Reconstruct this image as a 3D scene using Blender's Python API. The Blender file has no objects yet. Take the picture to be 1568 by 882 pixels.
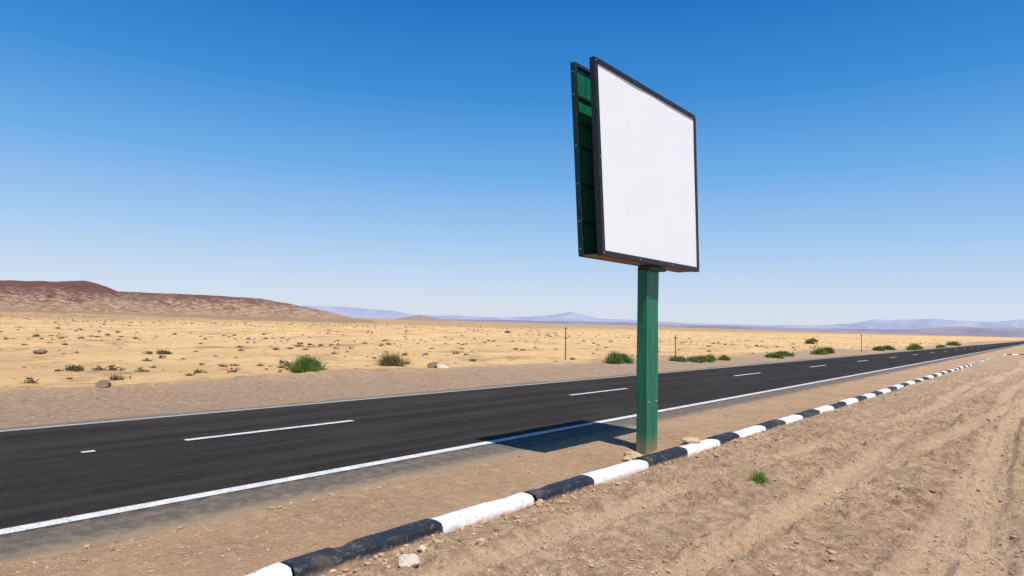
import bpy, math, random
import numpy as np
from mathutils import Matrix, Vector
random.seed(7); rng=np.random.default_rng(7)
scene=bpy.context.scene
scene.view_settings.view_transform='Standard'; scene.view_settings.look='None'; scene.view_settings.exposure=0

# ------------------------------------------------------------ noise
def _h(ix,iy,s):
    n=(ix.astype(np.int64)*374761393+iy.astype(np.int64)*668265263+s*1442695041)&0xffffffff
    n=((n^(n>>13))*1274126177)&0xffffffff
    n=(n^(n>>16))&0xffffffff
    return n/4294967295.0
def vn(x,y,s=0):
    ix=np.floor(x);iy=np.floor(y);fx=x-ix;fy=y-iy
    fx=fx*fx*(3-2*fx);fy=fy*fy*(3-2*fy)
    a=_h(ix,iy,s);b=_h(ix+1,iy,s);c=_h(ix,iy+1,s);d=_h(ix+1,iy+1,s)
    return (a+(b-a)*fx+(c-a)*fy+(a-b-c+d)*fx*fy)*2-1
def fbm(x,y,o=4,s=0,g=.5):
    r=0;a=1;f=1;t=0
    for i in range(o):
        r=r+a*vn(x*f+i*17.3,y*f-i*9.1,s+i);t+=a;a*=g;f*=2.03
    return r/t
def sst(a,b,x):
    t=np.clip((x-a)/(b-a),0,1);return t*t*(3-2*t)

KX=-4.95   # kerb centre line
def ruts(x,y):
    """(depth, trodden mask) of the tyre tracks"""
    r=0;m=0
    for x0,am,ph,sl,w in ((-1.25,.35,.3,.012,.17),(-2.75,.35,.4,.012,.17),(-.5,.25,2.2,-.01,.14),(-1.95,.3,4.0,.045,.16),(-3.45,.25,4.1,.045,.16),(-.9,.5,1.2,.05,.15)):
        c=x0+am*np.sin(y/7.5+ph)+sl*(y-12)
        d=np.abs(x-c);k=.35+.65*sst(-.4,.3,vn(y/2.6,y*0+x0*7,51))
        tread=.7+.3*np.sin(y*2*np.pi/.21+np.abs(x-c)*18)
        r=r+k*(np.exp(-(d/w)**4)*tread-.9*np.exp(-((d-w*1.55)/.07)**2)*(.6+.9*vn(x/.15,y/.25,52)))
        m=m+k*np.exp(-(d/(w*1.25))**4)
    return r,np.clip(m,0,1)
def G(x,y,tr=False):
    x=np.asarray(x,float);y=np.asarray(y,float)
    r=np.hypot(x,y)
    z=fbm(x/5,y/5,3,1)*.04
    right=sst(KX+.05,KX+.6,x)
    strip=sst(-7.2,-6.6,x)*(1-right)
    left=sst(-14.6,-16.5,x)
    near=1-sst(40,120,r)
    rd,rm=ruts(x,y)
    q=1-.72*rm
    wx=x+.12*vn(x/.5,y/.5,91);wy=y+.12*vn(x/.5,y/.5,92)
    cl=fbm(wx/.38,wy/.38,4,5,.66); rid=1-np.abs(fbm(wx/.75,wy/.75,4,9,.6))*2.2
    clod=np.maximum(vn(wx/.12,wy/.12,77),0.1)-.1
    clod2=np.maximum(vn(wx/.27,wy/.22,78),0.25)-.25
    fine=vn(x/.062,y/.062,79)
    patch=.5+.6*sst(-.35,.35,fbm(x/2.2,y/3.0,3,3))
    z=z+right*near*q*patch*(cl*.080+np.maximum(rid,0)*.035+clod*.085+clod2*.11+fine*.009)
    z=z-right*near*rd*.052
    sm=sst(-.1,.5,fbm(x/1.1,y/1.6,3,93))
    z=z+strip*near*(fbm(x/.5,y/.5,4,15,.6)*.028*(.4+sm)+np.maximum(fbm(x/1.5,y/1.5,2,19),0)*.03+clod*.05*sm+fine*.003)
    z=z+left*(fbm(x/.9,y/.9,4,25,.6)*.09*near+fbm(x/14,y/14,3,27)*.25)
    z=z+left*sst(25,120,r)*(fbm(x/60,y/60,3,31)*.8)
    z=z+.14*np.exp(-((x+20.6+.8*vn(y/6,y*0,8))/.8)**2)*near*(1+.5*vn(x/.8,y/.8,18))
    z=z+.045*np.exp(-((x-KX-.22)/.12)**2)*(.45+.9*vn(y/.7,y*0+2,12))*near
    z=z+.04*np.exp(-((x-KX+.25)/.16)**2)*(.4+.9*vn(y/.9,y*0+5,13))*near
    z=z+.05*np.exp(-(((x+5.95)/.3)**2+((y-10.1)/.4)**2))+.12*np.exp(-(((x+5.12)/.2)**2+((y-11.5)/.45)**2))
    z=z-.045*np.exp(-(((x+5.6)/.28)**2+((y-10.45)/.45)**2))
    e=vn(y/.21,y*0,40)*.035+vn(y/.5,y*0,41)*.08+vn(y/1.9,y*0,42)*.16
    road=sst(-14.95,-14.7,x+e)*(1-sst(-7.05,-6.93,x+e))
    z=z*(1-road)+road*(-.05)
    edge=sst(-14.95-.9,-14.95,x)*(1-sst(-6.85,-6.0,x))
    z=z+edge*(1-road)*(.010-z*.6)
    if tr:return z,rm*right*near
    return z

# ------------------------------------------------------------ mesh helpers
def mesh_np(name,V,F,mats,smooth=True,mi=None):
    V=np.asarray(V,np.float32);F=np.asarray(F,np.int32);k=F.shape[1]
    me=bpy.data.meshes.new(name)
    me.vertices.add(len(V));me.vertices.foreach_set('co',V.ravel())
    me.loops.add(F.size);me.loops.foreach_set('vertex_index',F.ravel())
    me.polygons.add(len(F));me.polygons.foreach_set('loop_start',np.arange(0,F.size,k,dtype=np.int32))
    me.polygons.foreach_set('loop_total',np.full(len(F),k,np.int32))
    me.polygons.foreach_set('use_smooth',np.full(len(F),smooth))
    for m in (mats if isinstance(mats,(list,tuple)) else [mats]): me.materials.append(m)
    if mi is not None: me.polygons.foreach_set('material_index',np.asarray(mi,np.int32))
    me.update(calc_edges=True);me.validate()
    o=bpy.data.objects.new(name,me);scene.collection.objects.link(o);return o
def grid_faces(nx,ny):
    i=np.arange(nx-1);j=np.arange(ny-1);I,J=np.meshgrid(i,j,indexing='ij')
    a=(I*ny+J).ravel();return np.stack([a,a+ny,a+ny+1,a+1],1)
def empty(name,loc=(0,0,0)):
    o=bpy.data.objects.new(name,None);scene.collection.objects.link(o);o.location=loc;return o

# ------------------------------------------------------------ material helpers
class M:
    def __init__(s,name,rough=.9):
        s.m=bpy.data.materials.new(name);s.m.use_nodes=True;s.nt=s.m.node_tree;s.n=s.nt.nodes;s.l=s.nt.links
        s.b=s.n['Principled BSDF'];s.b.inputs['Roughness'].default_value=rough
        s.b.inputs['Specular IOR Level'].default_value=.25
        s.geo=s.n.new('ShaderNodeNewGeometry');s.pos=s.geo.outputs['Position']
    def scale(s,v):
        k=s.n.new('ShaderNodeVectorMath');k.operation='MULTIPLY';s.l.new(s.pos,k.inputs[0]);k.inputs[1].default_value=v;return k.outputs[0]
    def noise(s,sc,det=4,rough=.55,vec=None,dist=0):
        k=s.n.new('ShaderNodeTexNoise');k.inputs['Scale'].default_value=sc;k.inputs['Detail'].default_value=det
        k.inputs['Roughness'].default_value=rough;k.inputs['Distortion'].default_value=dist
        s.l.new(vec if vec else s.pos,k.inputs['Vector']);return k.outputs['Fac']
    def attr(s,n):
        k=s.n.new('ShaderNodeAttribute');k.attribute_name=n;return k.outputs['Fac']
    def voro(s,sc,vec=None):
        k=s.n.new('ShaderNodeTexVoronoi');k.inputs['Scale'].default_value=sc;s.l.new(vec if vec else s.pos,k.inputs['Vector']);return k.outputs['Distance']
    def rmp(s,v,a,b,c=0,d=1):
        k=s.n.new('ShaderNodeMapRange');k.interpolation_type='SMOOTHSTEP';s.l.new(v,k.inputs[0])
        for i,q in enumerate((a,b,c,d)):k.inputs[i+1].default_value=q
        return k.outputs[0]
    def math(s,op,a,b=0.0,cl=False):
        k=s.n.new('ShaderNodeMath');k.operation=op;k.use_clamp=cl
        for i,q in enumerate((a,b)):
            if isinstance(q,(int,float)):k.inputs[i].default_value=q
            else:s.l.new(q,k.inputs[i])
        return k.outputs[0]
    def mix(s,f,a,b,mode='MIX'):
        k=s.n.new('ShaderNodeMix');k.data_type='RGBA';k.blend_type=mode
        for i,q in ((0,f),(6,a),(7,b)):
            if isinstance(q,(int,float)):k.inputs[i].default_value=q
            elif isinstance(q,tuple):k.inputs[i].default_value=(*q,1)
            else:s.l.new(q,k.inputs[i])
        return k.outputs[2]
    def xyz(s):
        k=s.n.new('ShaderNodeSeparateXYZ');s.l.new(s.pos,k.inputs[0]);return k.outputs
    def col(s,c):
        if isinstance(c,tuple):s.b.inputs['Base Color'].default_value=(*c,1)
        else:s.l.new(c,s.b.inputs['Base Color'])
    def bump(s,h,st,d,prev=None):
        k=s.n.new('ShaderNodeBump');k.inputs['Strength'].default_value=st;k.inputs['Distance'].default_value=d
        s.l.new(h,k.inputs['Height'])
        if prev:s.l.new(prev,k.inputs['Normal'])
        s.l.new(k.outputs[0],s.b.inputs['Normal']);return k.outputs[0]

# ground
g=M('desert_soil',.95)
X,Y,Z=g.xyz()
n1=g.noise(.7,5,.6);n2=g.noise(6,6,.7);n3=g.noise(32,4,.75);nb=g.noise(.12,4)
fieldA=g.mix(g.rmp(n2,.34,.66),(.35,.225,.13),(.64,.445,.275))
fieldA=g.mix(g.rmp(n1,.42,.66,0,.5),fieldA,(.34,.22,.13))
fieldA=g.mix(g.math('MULTIPLY',g.attr('track'),.6),fieldA,(.66,.465,.29))
strip=g.mix(g.rmp(n1,.3,.7),(.55,.34,.19),(.43,.27,.15))
strip=g.mix(g.rmp(n2,.46,.68,0,.7),strip,(.64,.43,.26))
shoulder=g.mix(g.rmp(n2,.3,.7),(.31,.205,.13),(.52,.355,.225))
shoulder=g.mix(g.rmp(n1,.45,.7,0,.6),shoulder,(.47,.32,.20))
plain=g.mix(g.rmp(nb,.35,.65),(.80,.52,.235),(.68,.43,.19))
plain=g.mix(g.rmp(n1,.45,.66,0,.5),plain,(.56,.34,.155))
plain=g.mix(g.rmp(n2,.5,.7,0,.45),plain,(.82,.56,.28))
st=g.noise(.2,9,.72)
plain=g.mix(g.rmp(st,.50,.61,0,.6),plain,(.42,.245,.12))
plain=g.mix(g.rmp(st,.57,.66,0,.6),plain,(.25,.16,.09))
dk=g.noise(1.6,4,.65)
plain=g.mix(g.rmp(dk,.58,.66,0,.55),plain,(.30,.19,.10))
far=g.mix(g.rmp(st,.42,.58),(.50,.31,.155),(.29,.18,.105))
Xn=g.math('ADD',X,g.math('MULTIPLY',g.math('SUBTRACT',n1,.5),3.0))
Xk=g.math('ADD',X,g.math('MULTIPLY',g.math('SUBTRACT',n2,.5),.3))
c=g.mix(g.rmp(Xk,-5.2,-4.6),strip,fieldA)
c=g.mix(g.rmp(Xn,-12,-11.5,1,0),c,shoulder)
c=g.mix(g.rmp(Xn,-22,-19.5,1,0),c,plain)
c=g.mix(g.rmp(Xn,-240,-80,.85,0),c,far)
c=g.mix(g.rmp(n3,.55,.72,0,.55),c,(.17,.115,.07))
c=g.mix(g.rmp(n3,.44,.30,0,.5),c,(.72,.54,.36))
g.col(c)
b=g.bump(n2,.9,.10);b=g.bump(n3,.9,.04,b);g.bump(g.voro(17),.5,.035,b)

def axis(fine_lo,fine_hi,step,lo,hi,gr):
    mid=list(np.arange(fine_lo,fine_hi+1e-6,step))
    a=[];s=step;v=fine_hi
    while v<hi: s*=gr;v+=s;a.append(v)
    b2=[];s=step;v=fine_lo
    while v>lo: s*=gr;v-=s;b2.append(v)
    return np.array(b2[::-1]+mid+a)
xs=axis(-7.3,.3,.030,-7.35,9000,1.12)
xl=axis(-15.2,-7.4,.13,-9000,-7.4,1.022)
xs=np.concatenate([xl[xl<-7.36],xs[xs>-7.36]]);xs=np.unique(np.round(xs,4))
ys=axis(1.2,13.5,.030,-3000,9000,1.013)
ysn=ys[ys<1.2][::5];ys=np.unique(np.concatenate([ysn,ys[ys>=1.2]]))
XX,YY=np.meshgrid(xs,ys,indexing='ij')
ZZ,TR=G(XX,YY,True)
V=np.stack([XX.ravel(),YY.ravel(),ZZ.ravel()],1)
go=mesh_np('desert_ground',V,grid_faces(len(xs),len(ys)),g.m)
at=go.data.attributes.new('track','FLOAT','POINT');at.data.foreach_set('value',TR.ravel().astype(np.float32))

# road
r=M('asphalt',.9);r.b.inputs['Specular IOR Level'].default_value=.08
X,Y,Z=r.xyz()
ag=r.noise(70,3,.75);ag2=r.noise(6,5,.65);sk=r.noise(1,5,.65,r.scale((2.6,.05,1)));sk2=r.noise(1,4,.6,r.scale((.5,.22,1)))
c=r.mix(r.rmp(ag2,.3,.7),(.017,.014,.0125),(.033,.027,.023))
c=r.mix(r.rmp(sk,.42,.66,0,.7),c,(.056,.046,.039))
c=r.mix(r.rmp(sk2,.48,.68,0,.55),c,(.05,.041,.035))
c=r.mix(r.rmp(ag,.55,.70,0,.85),c,(.13,.108,.09))
c=r.mix(r.rmp(ag,.44,.34,0,.8),c,(.008,.007,.006))
Xr=r.math('ADD',X,r.math('MULTIPLY',r.math('SUBTRACT',ag2,.5),.35))
sh_=r.mix(r.rmp(ag,.40,.62),(.07,.06,.05),(.24,.205,.165))
sh_=r.mix(r.rmp(ag2,.42,.66,0,.75),sh_,(.27,.205,.145))
c=r.mix(r.rmp(Xr,-7.95,-7.72,0,.9),c,sh_)
c=r.mix(r.rmp(Xr,-7.4,-6.9,0,.75),c,(.42,.29,.18))
c=r.mix(r.rmp(Xr,-14.62,-14.5,.8,0),c,(.27,.21,.16))
r.col(c);b=r.bump(ag,1,.016);r.bump(ag2,.3,.015,b)
def sheet(name,x0,x1,y0,y1,z,mat,nx=2,ny=2):
    a=np.linspace(x0,x1,nx);bb=np.linspace(y0,y1,ny);A,B=np.meshgrid(a,bb,indexing='ij')
    return mesh_np(name,np.stack([A.ravel(),B.ravel(),np.full(A.size,z)],1),grid_faces(nx,ny),mat)
sheet('asphalt_road',-15.05,-6.7,-300,4000,0,r.m)
p=M('road_paint',.7)
w1=p.noise(60,4,.7);w2=p.noise(4,4,.6)
p.col(p.mix(p.math('MULTIPLY',p.rmp(w1,.42,.60,0,1),p.rmp(w2,.35,.7,.35,1)),(.76,.74,.71),(.15,.135,.12)));p.bump(w1,.4,.006)
pg=M('worn_road_paint',.8);w1=pg.noise(40,4,.7)
pg.col(pg.mix(pg.rmp(w1,.35,.6),(.50,.46,.42),(.24,.21,.185)))
sheet('road_edge_line',-8.05,-7.86,-300,4000,.004,p.m)
sheet('road_edge_line',-14.5,-14.32,-300,4000,.004,pg.m)
Vd=[];Fd=[]
def q(x0,x1,y0,y1):
    k=len(Vd);Vd.extend([(x0,y0,.004),(x1,y0,.004),(x1,y1,.004),(x0,y1,.004)]);Fd.append((k,k+1,k+2,k+3))
q(-11.61,-11.5,3.63,3.82)
for s in [5.2-12.5*i for i in range(1,6)]:q(-11.62,-11.49,s,s+3.5)
for s in [5.2,16.85,30.3,42.6]+[42.6+12.5*i for i in range(1,80)]:q(-11.63,-11.49,s,s+3.5)
mesh_np('road_centre_dashes',Vd,Fd,p.m)

# kerb blocks
def kerbmat(name,base,worn,dust):
    k=M(name,.55);a=k.noise(14,5,.65);b2=k.noise(3,4,.6);d=k.noise(70,3,.6);z=k.xyz()[2]
    c=k.mix(k.rmp(a,.57,.64,0,.9),base,worn)
    c=k.mix(k.rmp(b2,.45,.75,0,dust),c,(.46,.33,.21))
    zz=k.math('ADD',z,k.math('MULTIPLY',k.math('SUBTRACT',a,.5),.12))
    c=k.mix(k.rmp(zz,.0,.06,.8,0),c,(.44,.30,.18))
    k.col(c);bb=k.bump(a,.5,.025);k.bump(d,.5,.006,bb);return k.m
kw=kerbmat('white_kerb_paint',(.80,.79,.77),(.50,.43,.34),.4);kb=kerbmat('black_kerb_paint',(.020,.022,.029),(.10,.097,.095),.15)
ends=[-6.2,-4.7,-3.1,-1.6,-.1,1.5,3.12,4.84,6.4,7.7,9.24,10.63,11.97,12.98,14.5]
prof=[(-.13,-.12),(-.13,.09),(-.10,.125),(-.04,.135),(.04,.135),(.105,.125),(.135,.09),(.15,-.12)]
Vk=[];Fk=[]
yv=14.5
while yv<97: yv+=1.42+random.uniform(-.15,.15);ends.append(yv)
def kerb_block(path0,path1):
    L=math.hypot(path1[0]-path0[0],path1[1]-path0[1]);n=max(4,int(L/.06)) if path0[1]<25 else 4
    dx,dy=(path1[0]-path0[0])/L,(path1[1]-path0[1])/L;nx_,ny_=dy,-dx
    k0=len(Vk);sh=random.uniform(-.02,.02);sh2=random.uniform(-.025,.025);sz=random.uniform(-.015,.01);P=len(prof)
    tt=[0,.012]+list(np.linspace(.05,L-.05,n))+[L-.012,L]
    for t in tt:
        sc=.86 if t in(0,L) else 1
        for (a,zz) in prof:
            off=a*sc+sh+sh2*(t/L-.5)
            px=path0[0]+dx*t+nx_*off;py=path0[1]+dy*t+ny_*off
            d=float(vn(np.array(px*5+zz*9),np.array(py*3.),3))*.008+float(vn(np.array(a*9+zz*9),np.array(py*14.),4))*.005
            ch=max(0,float(vn(np.array(a*3+7.),np.array(py*4.3),14))-.45)*.07
            Vk.append((px+nx_*d,py+ny_*d,(zz if zz<0 else zz*(.97 if sc<1 else 1)+sz+d-ch)))
    nt=len(tt)
    for i in range(nt-1):
        for j in range(P-1):
            a=k0+i*P+j;Fk.append((a,a+1,a+P+1,a+P))
    for base in(k0,k0+(nt-1)*P):
        for j in range(0,3):
            Fk.append((base+j,base+j+1,base+P-2-j,base+P-1-j))
def kx(y):return KX-.03+.10*float(sst(8,30,np.array(y)))
Mk=[]
ref=ends.index(3.12)
for i in range(len(ends)-1):
    a,b2=ends[i]+.008,ends[i+1]-.008
    f0=len(Fk);kerb_block((kx(a),a),(kx(b2),b2))
    Mk+=[1 if (i-ref)%2==0 else 0]*(len(Fk)-f0)
pts=[(-4.85,ends[-1]+.1)]
ang=90
for i in range(9):
    ang-=9;L=1.4;pts.append((pts[-1][0]+L*math.cos(math.radians(ang)),pts[-1][1]+L*math.sin(math.radians(ang))))
for i in range(len(pts)-1):
    a0=len(Fk);kerb_block(pts[i],pts[i+1]);Mk+=[i%2]*(len(Fk)-a0)
ko=mesh_np('painted_kerb',Vk,Fk,[kw,kb],True,Mk)

# ------------------------------------------------------------ billboard
def metal(name,base,dark,chip,rough=.4,chips=.66):
    k=M(name,rough);a=k.noise(5,6,.7);b2=k.noise(28,4,.65);d=k.noise(1,4,.6,k.scale((9,9,.8)))
    c=k.mix(k.rmp(d,.35,.7,0,.8),base,dark);c=k.mix(k.rmp(b2,chips,chips+.05,0,.9),c,chip)
    z=k.xyz()[2];zz=k.math('ADD',z,k.math('MULTIPLY',a,-.5))
    c=k.mix(k.rmp(zz,-.25,.1,.7,0),c,(.33,.22,.14))
    k.col(c);k.bump(a,.35,.015);k.b.inputs['Specular IOR Level'].default_value=.4;return k.m
green=metal('green_painted_steel',(.005,.20,.095),(.003,.11,.06),(.14,.16,.10),.42,.60)
dkfr=metal('dark_painted_frame',(.022,.02,.026),(.012,.012,.015),(.30,.20,.13),.45,.63)
dkgreen=metal('dark_green_frame',(.008,.04,.026),(.006,.022,.017),(.22,.19,.14),.5,.62)
soff=metal('rusty_soffit',(.36,.17,.09),(.22,.10,.05),(.14,.08,.05),.8,.6)
rivm=metal('rivet_metal',(.35,.33,.28),(.2,.15,.1),(.15,.08,.05),.5,.6)
wp=M('blank_white_vinyl',.5)
a=wp.noise(1.2,5,.6);dr=wp.noise(1,5,.6,wp.scale((7,7,.5)));sp=wp.noise(30,2,.5)
c=wp.mix(wp.rmp(dr,.5,.75,0,.08),(.95,.95,.94),(.75,.72,.70));c=wp.mix(wp.rmp(sp,.74,.79,0,.5),c,(.5,.45,.4))
wp.col(c);wp.bump(a,.1,.01)
W,H=3.6,3.0
def P(x,s,t):
    a=s/W;b2=t/H
    yb=8.51+(12.04-8.51)*a;yt=8.15+(11.76-8.15)*a;zb=3.26+.02*a;zt=6.25+.04*a
    return (x,yb+(yt-yb)*b2,zb+(zt-zb)*b2)
bb=empty('blank_billboard',(-5.6,10.7,0))
def child(name,V,F,mats,par=bb,bev=.006,smooth=False):
    o=mesh_np(name,np.array(V)-np.array(par.location),F,mats,smooth)
    o.parent=par
    if bev:
        m=o.modifiers.new('b','BEVEL');m.width=bev;m.segments=2;m.limit_method='ANGLE'
    return o
BF=[(0,3,2,1),(4,5,6,7),(0,1,5,4),(1,2,6,5),(2,3,7,6),(3,0,4,7)]
def boxes(name,lst,mat,bev=.006):
    V=[];F=[]
    for (x0,x1,s0,s1,t0,t1) in lst:
        k=len(V)
        V+=[P(x0,s0,t0),P(x1,s0,t0),P(x1,s1,t0),P(x0,s1,t0),P(x0,s0,t1),P(x1,s0,t1),P(x1,s1,t1),P(x0,s1,t1)]
        F+=[tuple(k+i for i in f) for f in BF]
    return child(name,V,F,mat,bev=bev)
fw=.085
XF=-5.30
boxes('front_frame',[(XF-.10,XF,0,fw,0,H),(XF-.10,XF,W-fw,W,0,H),(XF-.10,XF,fw+.001,W-fw-.001,H-fw,H),(XF-.10,XF,fw+.001,W-fw-.001,0,fw)],dkfr)
ns,ntt=40,34
S,T=np.meshgrid(np.linspace(fw-.004,W-fw+.004,ns),np.linspace(fw-.004,H-fw+.004,ntt),indexing='ij')
VV=[];
for s,t in zip(S.ravel(),T.ravel()):
    VV.append(P(XF-.02+.004*float(vn(np.array(s*1.6),np.array(t*1.4),6)),s,t))
child('front_white_sheet',VV,grid_faces(ns,ntt),wp.m,bev=0,smooth=True)
boxes('front_backing_sheet',[(XF-.07,XF-.05,fw,W-fw,fw,H-fw)],green,0)
XB=-5.75
boxes('back_frame',[(XB,XB+.09,0,.06,0,H),(XB,XB+.09,W-.06,W,0,H),(XB,XB+.09,.061,W-.061,H-.06,H),(XB,XB+.09,.061,W-.061,0,.06)],dkgreen)
sh=[]
hs=[.06,.55,1.13,1.72,2.08,2.5,H-.06]
for i in range(len(hs)-1): sh.append((XB+.03,XB+.05+.006*(i%2),.061,W-.061,hs[i]+.004,hs[i+1]-.004))
boxes('back_green_panels',sh,green,.003)
boxes('back_seam_rails',[(XB+.05,XB+.075,.061,W-.061,hs[i]-.018,hs[i]+.018) for i in range(1,len(hs)-1)],dkgreen,.003)
boxes('back_white_sheet',[(XB-.008,XB+.02,.061,W-.061,.061,H-.061)],wp.m,0)
boxes('spreaders',[(XB+.091,XF-.101,s,s+.05,t,t+.05) for s in (.7,1.9,3.0) for t in (.5,1.5,2.5)],green)
boxes('soffit_plate',[(XB+.092,XF-.102,.02,W-.02,.004,.03)],soff,.003)
rv=[];rf=[]
def disc(c,n,rad,th):
    n=Vector(n).normalized();u=n.orthogonal().normalized();v=n.cross(u);k=len(rv);N=8
    for ring,(rr,h) in enumerate(((rad,0),(rad*.8,th*.7),(rad*.3,th))):
        for i in range(N):
            a=2*math.pi*i/N;rv.append(tuple(Vector(c)+u*math.cos(a)*rr+v*math.sin(a)*rr+n*h))
    for rg in range(2):
        for i in range(N): rf.append((k+rg*N+i,k+rg*N+(i+1)%N,k+(rg+1)*N+(i+1)%N,k+(rg+1)*N+i))
    rf.append((k+16,k+18,k+20,k+22))
for t in (.12,.55,1.13,1.72,2.5,2.85):
    c_=P(XB+.045,-.001,t);disc(c_,(0,-1,0),.011,.012)
for s,t in ((.04,.04),(.04,2.95),(3.56,.04),(3.56,2.96),(1.2,.035),(2.4,.035),(.04,1.5),(3.56,1.5)):
    disc(P(XF+.001,s,t),(1,0,0),.013,.012)
for yy in (10.55,10.83): 
    disc((-5.547,yy-.02,.85),(1,0,0),.022,.02)
child('rivets',rv,rf,rivm,bev=0,smooth=True)
def post(name,x0,x1,y0,y1,z0,z1,mat,lean=-.08,bev=.02,par=bb):
    n=24;V=[];F=[];
    for i in range(n+1):
        t=i/n;z=z0+(z1-z0)*t;dy=lean*max(z,0)/3.3
        for (x,y) in((x0,y0),(x1,y0),(x1,y1),(x0,y1)):V.append((x+.004*math.sin(z*3+y*9),y+dy+.003*math.sin(z*5+x*7),z))
    for i in range(n):
        for j in range(4):
            a=i*4+j;b2=i*4+(j+1)%4;F.append((a,b2,b2+4,a+4))
    F.append((3,2,1,0));k=n*4;F.append((k,k+1,k+2,k+3))
    return child(name,V,F,mat,par=par,bev=bev)
post('post',-5.73,-5.55,10.43,10.92,-.4,3.255,green)
post('post_lip',-5.545,-5.532,10.43,10.49,-.4,3.25,green,bev=.003)
post('post_top_bracket',-5.66,-5.41,10.32,10.91,3.19,3.25,dkgreen,bev=.006)

# ------------------------------------------------------------ rocks
def ico(sub):
    import bmesh
    bm=bmesh.new();bmesh.ops.create_icosphere(bm,subdivisions=sub,radius=1)
    V=np.array([v.co[:] for v in bm.verts]);F=np.array([[v.index for v in f.verts] for f in bm.faces]);bm.free();return V,F
def rockvar(sub,seed,amp=.3):
    V,F=ico(sub);rg=np.random.default_rng(seed)
    for _ in range(7):
        n=rg.normal(size=3);n/=np.linalg.norm(n);d=rg.uniform(.55,.85)
        k=V@n;V=V-np.outer(np.maximum(k-d,0),n)
    V=V*(1+amp*vn(V[:,0]*2+seed,V[:,1]*2+V[:,2]*3,seed))[:,None]
    return V,F
def scatter(name,var,pos,size,flat,mat,smooth=False,sink=.25):
    Vs=[];Fs=[];o=0
    for i in range(len(pos)):
        V,F=var[rng.integers(len(var))];a=rng.uniform(0,6.28);sx,sy,sz=rng.uniform(.7,1.3,3)
        s=size[i];R=np.array([[math.cos(a),-math.sin(a),0],[math.sin(a),math.cos(a),0],[0,0,1]])
        W_=(V*np.array([sx,sy,sz*flat]))@R.T*s
        W_=W_+np.array([pos[i][0],pos[i][1],pos[i][2]+s*flat*(1-sink*2)*.5])
        Vs.append(W_);Fs.append(F+o);o+=len(V)
    return mesh_np(name,np.concatenate(Vs),np.concatenate(Fs),mat,smooth)
def rockmat(name,c1,c2):
    k=M(name,.9);a=k.noise(12,5,.65)
    rp=k.geo.outputs['Random Per Island']
    c=k.mix(k.rmp(a,.35,.65),c1,c2);c=k.mix(k.math('MULTIPLY',rp,.8),c,tuple(x*1.8 for x in c1),'MIX')
    c=k.mix(k.rmp(rp,.3,.0,0,.6),c,tuple(x*.5 for x in c1))
    k.col(c);k.bump(a,.5,.03);return k.m
clodm=rockmat('sandy_clod',(.34,.23,.14),(.48,.33,.21));stonem=rockmat('weathered_stone',(.36,.30,.24),(.52,.44,.35));darkst=rockmat('dark_stone',(.13,.09,.06),(.22,.155,.105))
v0=[rockvar(1,i) for i in range(6)];v2=[rockvar(3,i+20,.2) for i in range(5)]
def pts_in(x0,x1,y0,y1,n,dens=.0,sc=.8,pw=1):
    x=rng.uniform(x0,x1,n*3);t=rng.uniform(0,1,n*3)**pw;y=y0+(y1-y0)*t
    k=fbm(x/sc,y/sc,3,55)>dens;x=x[k][:n];y=y[k][:n];return np.stack([x,y,G(x,y)],1)
A=pts_in(-4.75,.3,2.5,32,15000,-.1,1.0,1.5);sz=.007+.026*rng.power(1.2,len(A))**3*rng.random(len(A));sz[rng.random(len(A))<.03]*=2.2
B=pts_in(-6.8,-5.15,1,25,2200,.0,.6,1.4);C=pts_in(-4.9,-4.55,1,30,1100,-.3,.5,1.4)
allp=np.concatenate([A,B,C]);szs=np.concatenate([sz,.004+.018*rng.random(len(B))**3,.008+.04*rng.random(len(C))**2.5])
scatter('gravel',v0,allp,szs,.75,clodm)
D=np.concatenate([pts_in(-21,-15.2,0,60,2500,0,1.5,1.3),pts_in(-7.3,-6.7,-1,30,700,-.2,.6)])
scatter('roadside_gravel',v0,D,.01+.035*rng.random(len(D))**4,.6,clodm)
E=pts_in(-140,-20,-20,200,1800,0,9,1.0);scatter('desert_stones',v0,E,.04+.13*rng.random(len(E))**5,.5,darkst)
def gz(x,y):return float(G(np.array([x]),np.array([y]))[0])
def rock(name,x,y,s,flat,mat,k=0,rz=0,sx=1.):
    V,F=v2[k%5];V=V*np.array([sx,1,flat])*s
    c_,s_=math.cos(rz),math.sin(rz);V=V@np.array([[c_,-s_,0],[s_,c_,0],[0,0,1]]).T
    o=mesh_np(name,V,F,mat,False);o.location=(x,y,gz(x,y)+s*flat*.35);return o
rock('flat_rock',-5.50,9.9,.27,.25,clodm,0,.9,.6);rock('flat_rock',-5.40,9.55,.11,.5,clodm,1)
rock('boulder',-20.9,19.8,.26,.7,darkst,2);rock('boulder',-20.2,6.8,.34,.35,darkst,3,.8,.7)
rock('boulder',-38.6,10.1,.3,.6,darkst,4);rock('boulder',-79,94,.65,.6,darkst,1);rock('boulder',-21.6,21.0,.45,.35,stonem,2,.5)
rock('pale_stone',-4.58,4.3,.055,.7,stonem,1);rock('pale_stone',-4.37,3.94,.11,.45,stonem,2);rock('pale_stone',-4.75,6.35,.07,.7,clodm,3);rock('pale_stone',-5.1,11.35,.16,.45,clodm,4,.3);rock('pale_stone',-4.9,10.9,.09,.5,clodm,0)

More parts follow.
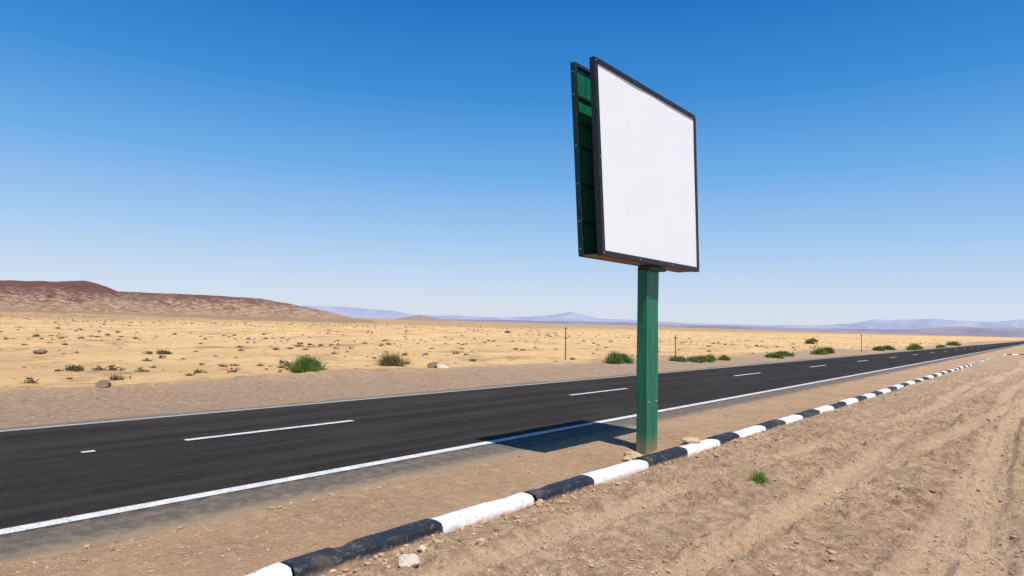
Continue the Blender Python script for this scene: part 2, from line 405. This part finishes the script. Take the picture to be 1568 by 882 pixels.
# ------------------------------------------------------------ plants
def leafmat(name,c1,c2,c3):
    k=M(name,.7);rp=k.geo.outputs['Random Per Island'];n=k.noise(3,3)
    c=k.mix(rp,c1,c2);c=k.mix(k.rmp(n,.45,.65,0,.6),c,c3);k.col(c);return k.m
lg=leafmat('green_shrub_leaf',(.08,.15,.03),(.17,.25,.05),(.20,.20,.08))
lo_=leafmat('olive_shrub_leaf',(.12,.14,.05),(.21,.20,.09),(.28,.22,.12))
ld=leafmat('dry_scrub',(.12,.09,.045),(.23,.165,.09),(.12,.115,.05))
lt=leafmat('bright_grass',(.09,.20,.02),(.20,.34,.04),(.25,.28,.08))
def blades(pos,n,w,h,bw,seed,lump=.35):
    rg=np.random.default_rng(seed);V=[];F=[]
    nl=9;ca=rg.uniform(0,6.28,nl);cr=rg.uniform(0,.8,nl)**.8;lc=np.stack([np.cos(ca)*cr,np.sin(ca)*cr],1)*w*.42;lh=rg.uniform(.55,1.05,nl)
    for i in range(n):
        j=rg.integers(nl);a=rg.uniform(0,6.28);el=rg.uniform(.15,1.45)
        L=h*lh[j]*rg.uniform(.55,1.05)
        bx=lc[j]*rg.uniform(.2,1)+rg.normal(0,w*.05,2)
        d=np.array([math.cos(a)*math.cos(el)*.8,math.sin(a)*math.cos(el)*.8,math.sin(el)])
        p0=np.array([bx[0],bx[1],-.03]);p1=p0+d*L*.55;p2=p0+d*L+np.array([0,0,-.12*L*math.cos(el)])
        sd=np.cross(d,rg.normal(size=3));sd/=np.linalg.norm(sd)+1e-6;k=len(V)
        V+=[p0-sd*bw*.5,p0+sd*bw*.5,p1+sd*bw*.45,p1-sd*bw*.45,p2+sd*bw*.1,p2-sd*bw*.1]
        F+=[(k,k+1,k+2,k+3),(k+3,k+2,k+4,k+5)]
        for m in range(2):
            t=rg.uniform(.35,1);q0=p0+(p2-p0)*t;ld_=rg.normal(size=3);ld_[2]=abs(ld_[2]);ld_/=np.linalg.norm(ld_)
            s2=np.cross(ld_,rg.normal(size=3));s2/=np.linalg.norm(s2);ll=bw*rg.uniform(2,4.5);k=len(V)
            V+=[q0,q0+ld_*ll*.5+s2*bw*.8,q0+ld_*ll,q0+ld_*ll*.5-s2*bw*.8];F+=[(k,k+1,k+2,k+3)]
    return np.array(V)+np.array(pos),np.array(F)
def bush(name,x,y,w,h,mat,n=1400,bw=.018,seed=1):
    V,F=blades((0,0,0),n,w,h,bw,seed);o=mesh_np(name,V,F,mat,False);o.location=(x,y,gz(x,y));return o
bush('desert_shrub',-23.1,15.0,2.2,.75,lg,2800,.02,1)
bush('desert_shrub',-23.9,20.0,1.6,.78,lo_,1500,.018,2)
bush('desert_shrub',-18.9,32.4,2.2,.7,lg,2600,.026,3)
for i,(dx,dy,w) in enumerate(((-.2,-2.0,1.5),(.1,-.3,1.7),(0,1.4,2.1),(-.3,3.2,1.8),(.2,4.6,1.4))):bush('desert_shrub',-18.6+dx,41.6+dy,w,.48,lg if i!=1 else lo_,1200,.028,4+i)
for i,(x,y,w,h) in enumerate(((-18.1,56,2.2,.5),(-18.3,59,2.3,.5),(-17.4,67,2.6,.75),(-17.6,71,2.4,.7),(-16.6,91,1.8,.7),(-17.5,120,3.4,1.0),(-17.8,127,4,1.2),(-37,136,2.6,1.1),(-17,150,2.5,1),(-40,150,2,.9),(-19,110,3,.8),(-17.5,175,4,1.2))):
    bush('desert_shrub',x,y,w,h,lg,1300,.045,20+i)
bush('grass_tuft',-3.27,9.57,.32,.32,lt,520,.007,40)
bush('grass_tuft',-7.15,2.95,.12,.08,lt,60,.006,41)
bush('grass_tuft',-5.05,12.0,.2,.14,ld,160,.006,42)
bush('dry_bush',-27.2,8.15,1.1,.26,ld,700,.02,43);bush('dry_bush',-36.4,15,.9,.3,ld,500,.025,44)
Vs=[];Fs=[];o=0
tv=[blades((0,0,0),36,.8,.24,.03,100+i) for i in range(8)]
n=9000
rr=24+330*rng.random(n)**1.0;az=rng.uniform(math.radians(-12),math.radians(96),n)
px=-rr*np.sin(az)*1;py=rr*np.cos(az)
k=(px<-21.5)&((fbm(px/12,py/30,3,66)>.06)|(rng.random(n)<.18));px=px[k];py=py[k];pz=G(px,py)
for i in range(len(px)):
    V,F=tv[rng.integers(8)];s=.3+.9*rng.random()**2.0
    Vs.append(V*s*np.array([1,1,rng.uniform(.5,1.1)])+np.array([px[i],py[i],pz[i]]));Fs.append(F+o);o+=len(V)
mesh_np('dry_desert_scrub',np.concatenate(Vs),np.concatenate(Fs),ld,False)

# ------------------------------------------------------------ marker posts
wood=M('weathered_wood',.9);a=wood.noise(1,5,.6,wood.scale((30,30,3)));wood.col(wood.mix(a,(.10,.075,.055),(.24,.19,.14)))
def pole(x,y,h,cross):
    par=empty('marker_post',(x,y,gz(x,y)));V=[];F=[];N=8
    n=7
    for i in range(n+1):
        t=i/n;r_=.042-.012*t
        for j in range(N):
            a=j/N*6.2832;V.append((math.cos(a)*r_+.02*math.sin(t*4),math.sin(a)*r_+.015*math.sin(t*5+1),-.3+(h+.3)*t))
    for i in range(n):
        for j in range(N):F.append((i*N+j,i*N+(j+1)%N,(i+1)*N+(j+1)%N,(i+1)*N+j))
    k=n*N;F.append((k,k+1,k+2,k+3));F.append((k,k+3,k+4,k+7));F.append((k+4,k+5,k+6,k+7))
    o=mesh_np('shaft',V,F,wood.m,True);o.parent=par
    V=[];F=[]
    for zz,wd in cross:
        kk=len(V);V+=[(a_,b_,c_) for c_ in(zz-.03,zz+.03) for (a_,b_) in((-wd,-.05),(wd,-.05),(wd,.05),(-wd,.05))]
        F+=[tuple(kk+i for i in f) for f in BF]
    o=mesh_np('cap',V,F,wood.m,False);o.parent=par
pole(-22.6,32.3,1.95,[(1.9,.07)]);pole(-19.2,40,1.75,[(1.55,.12)]);pole(-16.2,79,1.95,[(1.85,.1)])

# ------------------------------------------------------------ hills
hm=M('hill_rock',.95);X,Y,Z=hm.xyz()
a=hm.noise(.09,6,.65);bn=hm.noise(.28,6,.75,hm.scale((1,1,3)));bn2=hm.noise(.05,4,.6)
zz=hm.math('ADD',Z,hm.math('MULTIPLY',hm.math('SUBTRACT',a,.5),16))
c=hm.mix(hm.rmp(zz,2,11),(.45,.28,.17),(.22,.105,.075))
c=hm.mix(hm.math('MULTIPLY',hm.rmp(bn,.50,.58,0,.9),hm.rmp(zz,14,7,.2,1)),c,(.62,.44,.29));c=hm.mix(hm.rmp(zz,10,15,0,.7),c,(.165,.07,.053))
c=hm.mix(hm.rmp(bn,.48,.38,0,.6),c,(.13,.068,.05))
c=hm.mix(hm.rmp(Z,.3,2.2,1,0),c,(.43,.27,.155))
hm.col(c);hm.bump(bn,1,2.6)
AZ0=39.79
def wdir(azd):
    a=np.radians(azd-AZ0);return np.sin(a),np.cos(a)
def ridge(name,tab,r0,r1,r2,mat,n=500,m=60,rough=1.0,seed=3,fs=40):
    az=np.linspace(tab[0][0],tab[-1][0],n);H=np.interp(az,[t[0] for t in tab],[t[1] for t in tab])
    rad=np.linspace(r0,r2,m);A,R=np.meshgrid(az,rad,indexing='ij');HH=np.repeat(H[:,None],m,1)
    sx,cy_=wdir(A);Xw=R*sx;Yw=R*cy_
    prof=np.where(R<r1,sst(r0,r1,R)**.8,1-.6*sst(r1,r2,R))
    ns=fbm(Xw/fs,Yw/fs,5,seed,.55);gul=np.abs(fbm(Xw/fs*1.6,Yw/fs*1.6,4,seed+7))
    Zw=HH*prof*(1+rough*.10*ns)-gul*HH*rough*.8*prof*(1-prof)*2-.6*(1-np.minimum(1,prof*4))
    edge=np.minimum(1,np.minimum((A-az[0]),(az[-1]-A))/1.0);Zw=Zw*edge-(1-edge)*.5
    return mesh_np(name,np.stack([Xw.ravel(),Yw.ravel(),Zw.ravel()],1),grid_faces(n,m),mat)
ridge('desert_hill',[(-62,4),(-56,11),(-50,14),(-44,16),(-38.1,17.5),(-35.9,19.1),(-33.2,19.6),(-31.8,16.8),(-31.1,14),(-28.1,14.5),(-23.5,12.9),(-21,12.3),(-18.5,9.5),(-16.4,7),(-14.2,3),(-12.4,.6),(-11,0)],300,480,760,hm.m,700,90,1.3)
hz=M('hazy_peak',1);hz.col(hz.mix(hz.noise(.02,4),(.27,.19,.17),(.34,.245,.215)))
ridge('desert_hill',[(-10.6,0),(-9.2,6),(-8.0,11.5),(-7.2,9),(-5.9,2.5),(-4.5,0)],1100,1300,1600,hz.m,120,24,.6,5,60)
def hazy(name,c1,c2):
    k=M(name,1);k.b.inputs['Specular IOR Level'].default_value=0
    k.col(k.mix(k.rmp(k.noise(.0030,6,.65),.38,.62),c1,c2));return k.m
def px2h(tab,rr):
    out=[]
    for x,e_ in tab:
        azr=math.atan((x-784)/1000.);out.append((math.degrees(azr),2.2+rr*math.cos(azr)*e_/1000.))
    return out
t1=[(-700,14),(-300,20),(100,10),(380,13),(480,16),(540,15),(600,12),(640,6),(700,8),(730,6.5),(780,7),(800,9),(850,13),(875,19),(900,14),(920,9),(980,9),(1050,6.5),(1150,7),(1250,8),(1310,14),(1340,21),(1400,22),(1430,24),(1480,22),(1530,22),(1568,27),(1800,24),(2300,18),(3200,10)]
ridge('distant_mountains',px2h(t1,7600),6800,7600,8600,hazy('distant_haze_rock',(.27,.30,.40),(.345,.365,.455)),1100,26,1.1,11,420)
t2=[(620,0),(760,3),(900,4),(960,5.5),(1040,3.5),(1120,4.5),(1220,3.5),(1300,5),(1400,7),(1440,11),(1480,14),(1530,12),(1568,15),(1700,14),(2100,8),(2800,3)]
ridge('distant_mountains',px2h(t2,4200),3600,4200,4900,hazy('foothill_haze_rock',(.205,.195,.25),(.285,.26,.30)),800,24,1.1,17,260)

# ------------------------------------------------------------ light
sv=Vector((.42,-.15,1)).normalized()
sun=bpy.data.lights.new('sun','SUN');sun.energy=5;sun.angle=math.radians(.5);sun.color=(1,.965,.91)
so=bpy.data.objects.new('sun',sun);scene.collection.objects.link(so);so.rotation_euler=sv.to_track_quat('Z','Y').to_euler();so.location=(20,-8,50)
w=bpy.data.worlds.new('World');scene.world=w;w.use_nodes=True;nt=w.node_tree;bg=nt.nodes['Background']
sk=nt.nodes.new('ShaderNodeTexSky');sk.sky_type='NISHITA';sk.sun_disc=False
sk.sun_elevation=math.asin(sv.z);sk.sun_rotation=math.atan2(sv.x,sv.y);sk.altitude=600;sk.air_density=1.0;sk.dust_density=.8;sk.ozone_density=2
# haze grading of the atmosphere by elevation (direction of the sky, not of the view)
tc=nt.nodes.new('ShaderNodeTexCoord');sx_=nt.nodes.new('ShaderNodeSeparateXYZ');nt.links.new(tc.outputs['Generated'],sx_.inputs[0])
cr=nt.nodes.new('ShaderNodeValToRGB');nt.links.new(sx_.outputs['Z'],cr.inputs[0])
els=cr.color_ramp.elements
stops=[(0.0,(.70,.76,.86)),(.035,(.64,.74,.89)),(.12,(.38,.60,.89)),(.22,(.155,.43,.84)),(.33,(.035,.27,.71)),(.45,(.002,.165,.56)),(1.0,(.003,.05,.20))]
els[0].position=0;els[0].color=(*stops[0][1],1);els[1].position=1;els[1].color=(*stops[-1][1],1)
for p_,c_ in stops[1:-1]:
    e_=els.new(p_);e_.color=(*c_,1)
vm=nt.nodes.new('ShaderNodeVectorMath');vm.operation='SCALE';nt.links.new(cr.outputs[0],vm.inputs[0]);vm.inputs['Scale'].default_value=1/.12
mx=nt.nodes.new('ShaderNodeMix');mx.data_type='RGBA';mx.inputs[0].default_value=.88
nt.links.new(sk.outputs[0],mx.inputs[6]);nt.links.new(vm.outputs[0],mx.inputs[7])
nt.links.new(mx.outputs[2],bg.inputs[0]);bg.inputs[1].default_value=.12

# ------------------------------------------------------------ camera
al=math.atan(.8328);th=math.atan(.0523);ro=math.atan(.0297)
F_=Vector((-math.sin(al),math.cos(al),0));R_=Vector((math.cos(al),math.sin(al),0));Zv=Vector((0,0,1))
fwd=F_*math.cos(th)+Zv*math.sin(th);up=-F_*math.sin(th)+Zv*math.cos(th)
ri=R_*math.cos(ro)+up*math.sin(ro);u2=-R_*math.sin(ro)+up*math.cos(ro)
cam=bpy.data.cameras.new('camera');cam.lens=36*1000/1568;cam.sensor_width=36;cam.clip_end=30000;cam.clip_start=.05
co=bpy.data.objects.new('camera',cam);scene.collection.objects.link(co)
m=Matrix((ri,u2,-fwd)).transposed().to_4x4();m.translation=Vector((0,0,2.2));co.matrix_world=m
scene.camera=co
print('done')
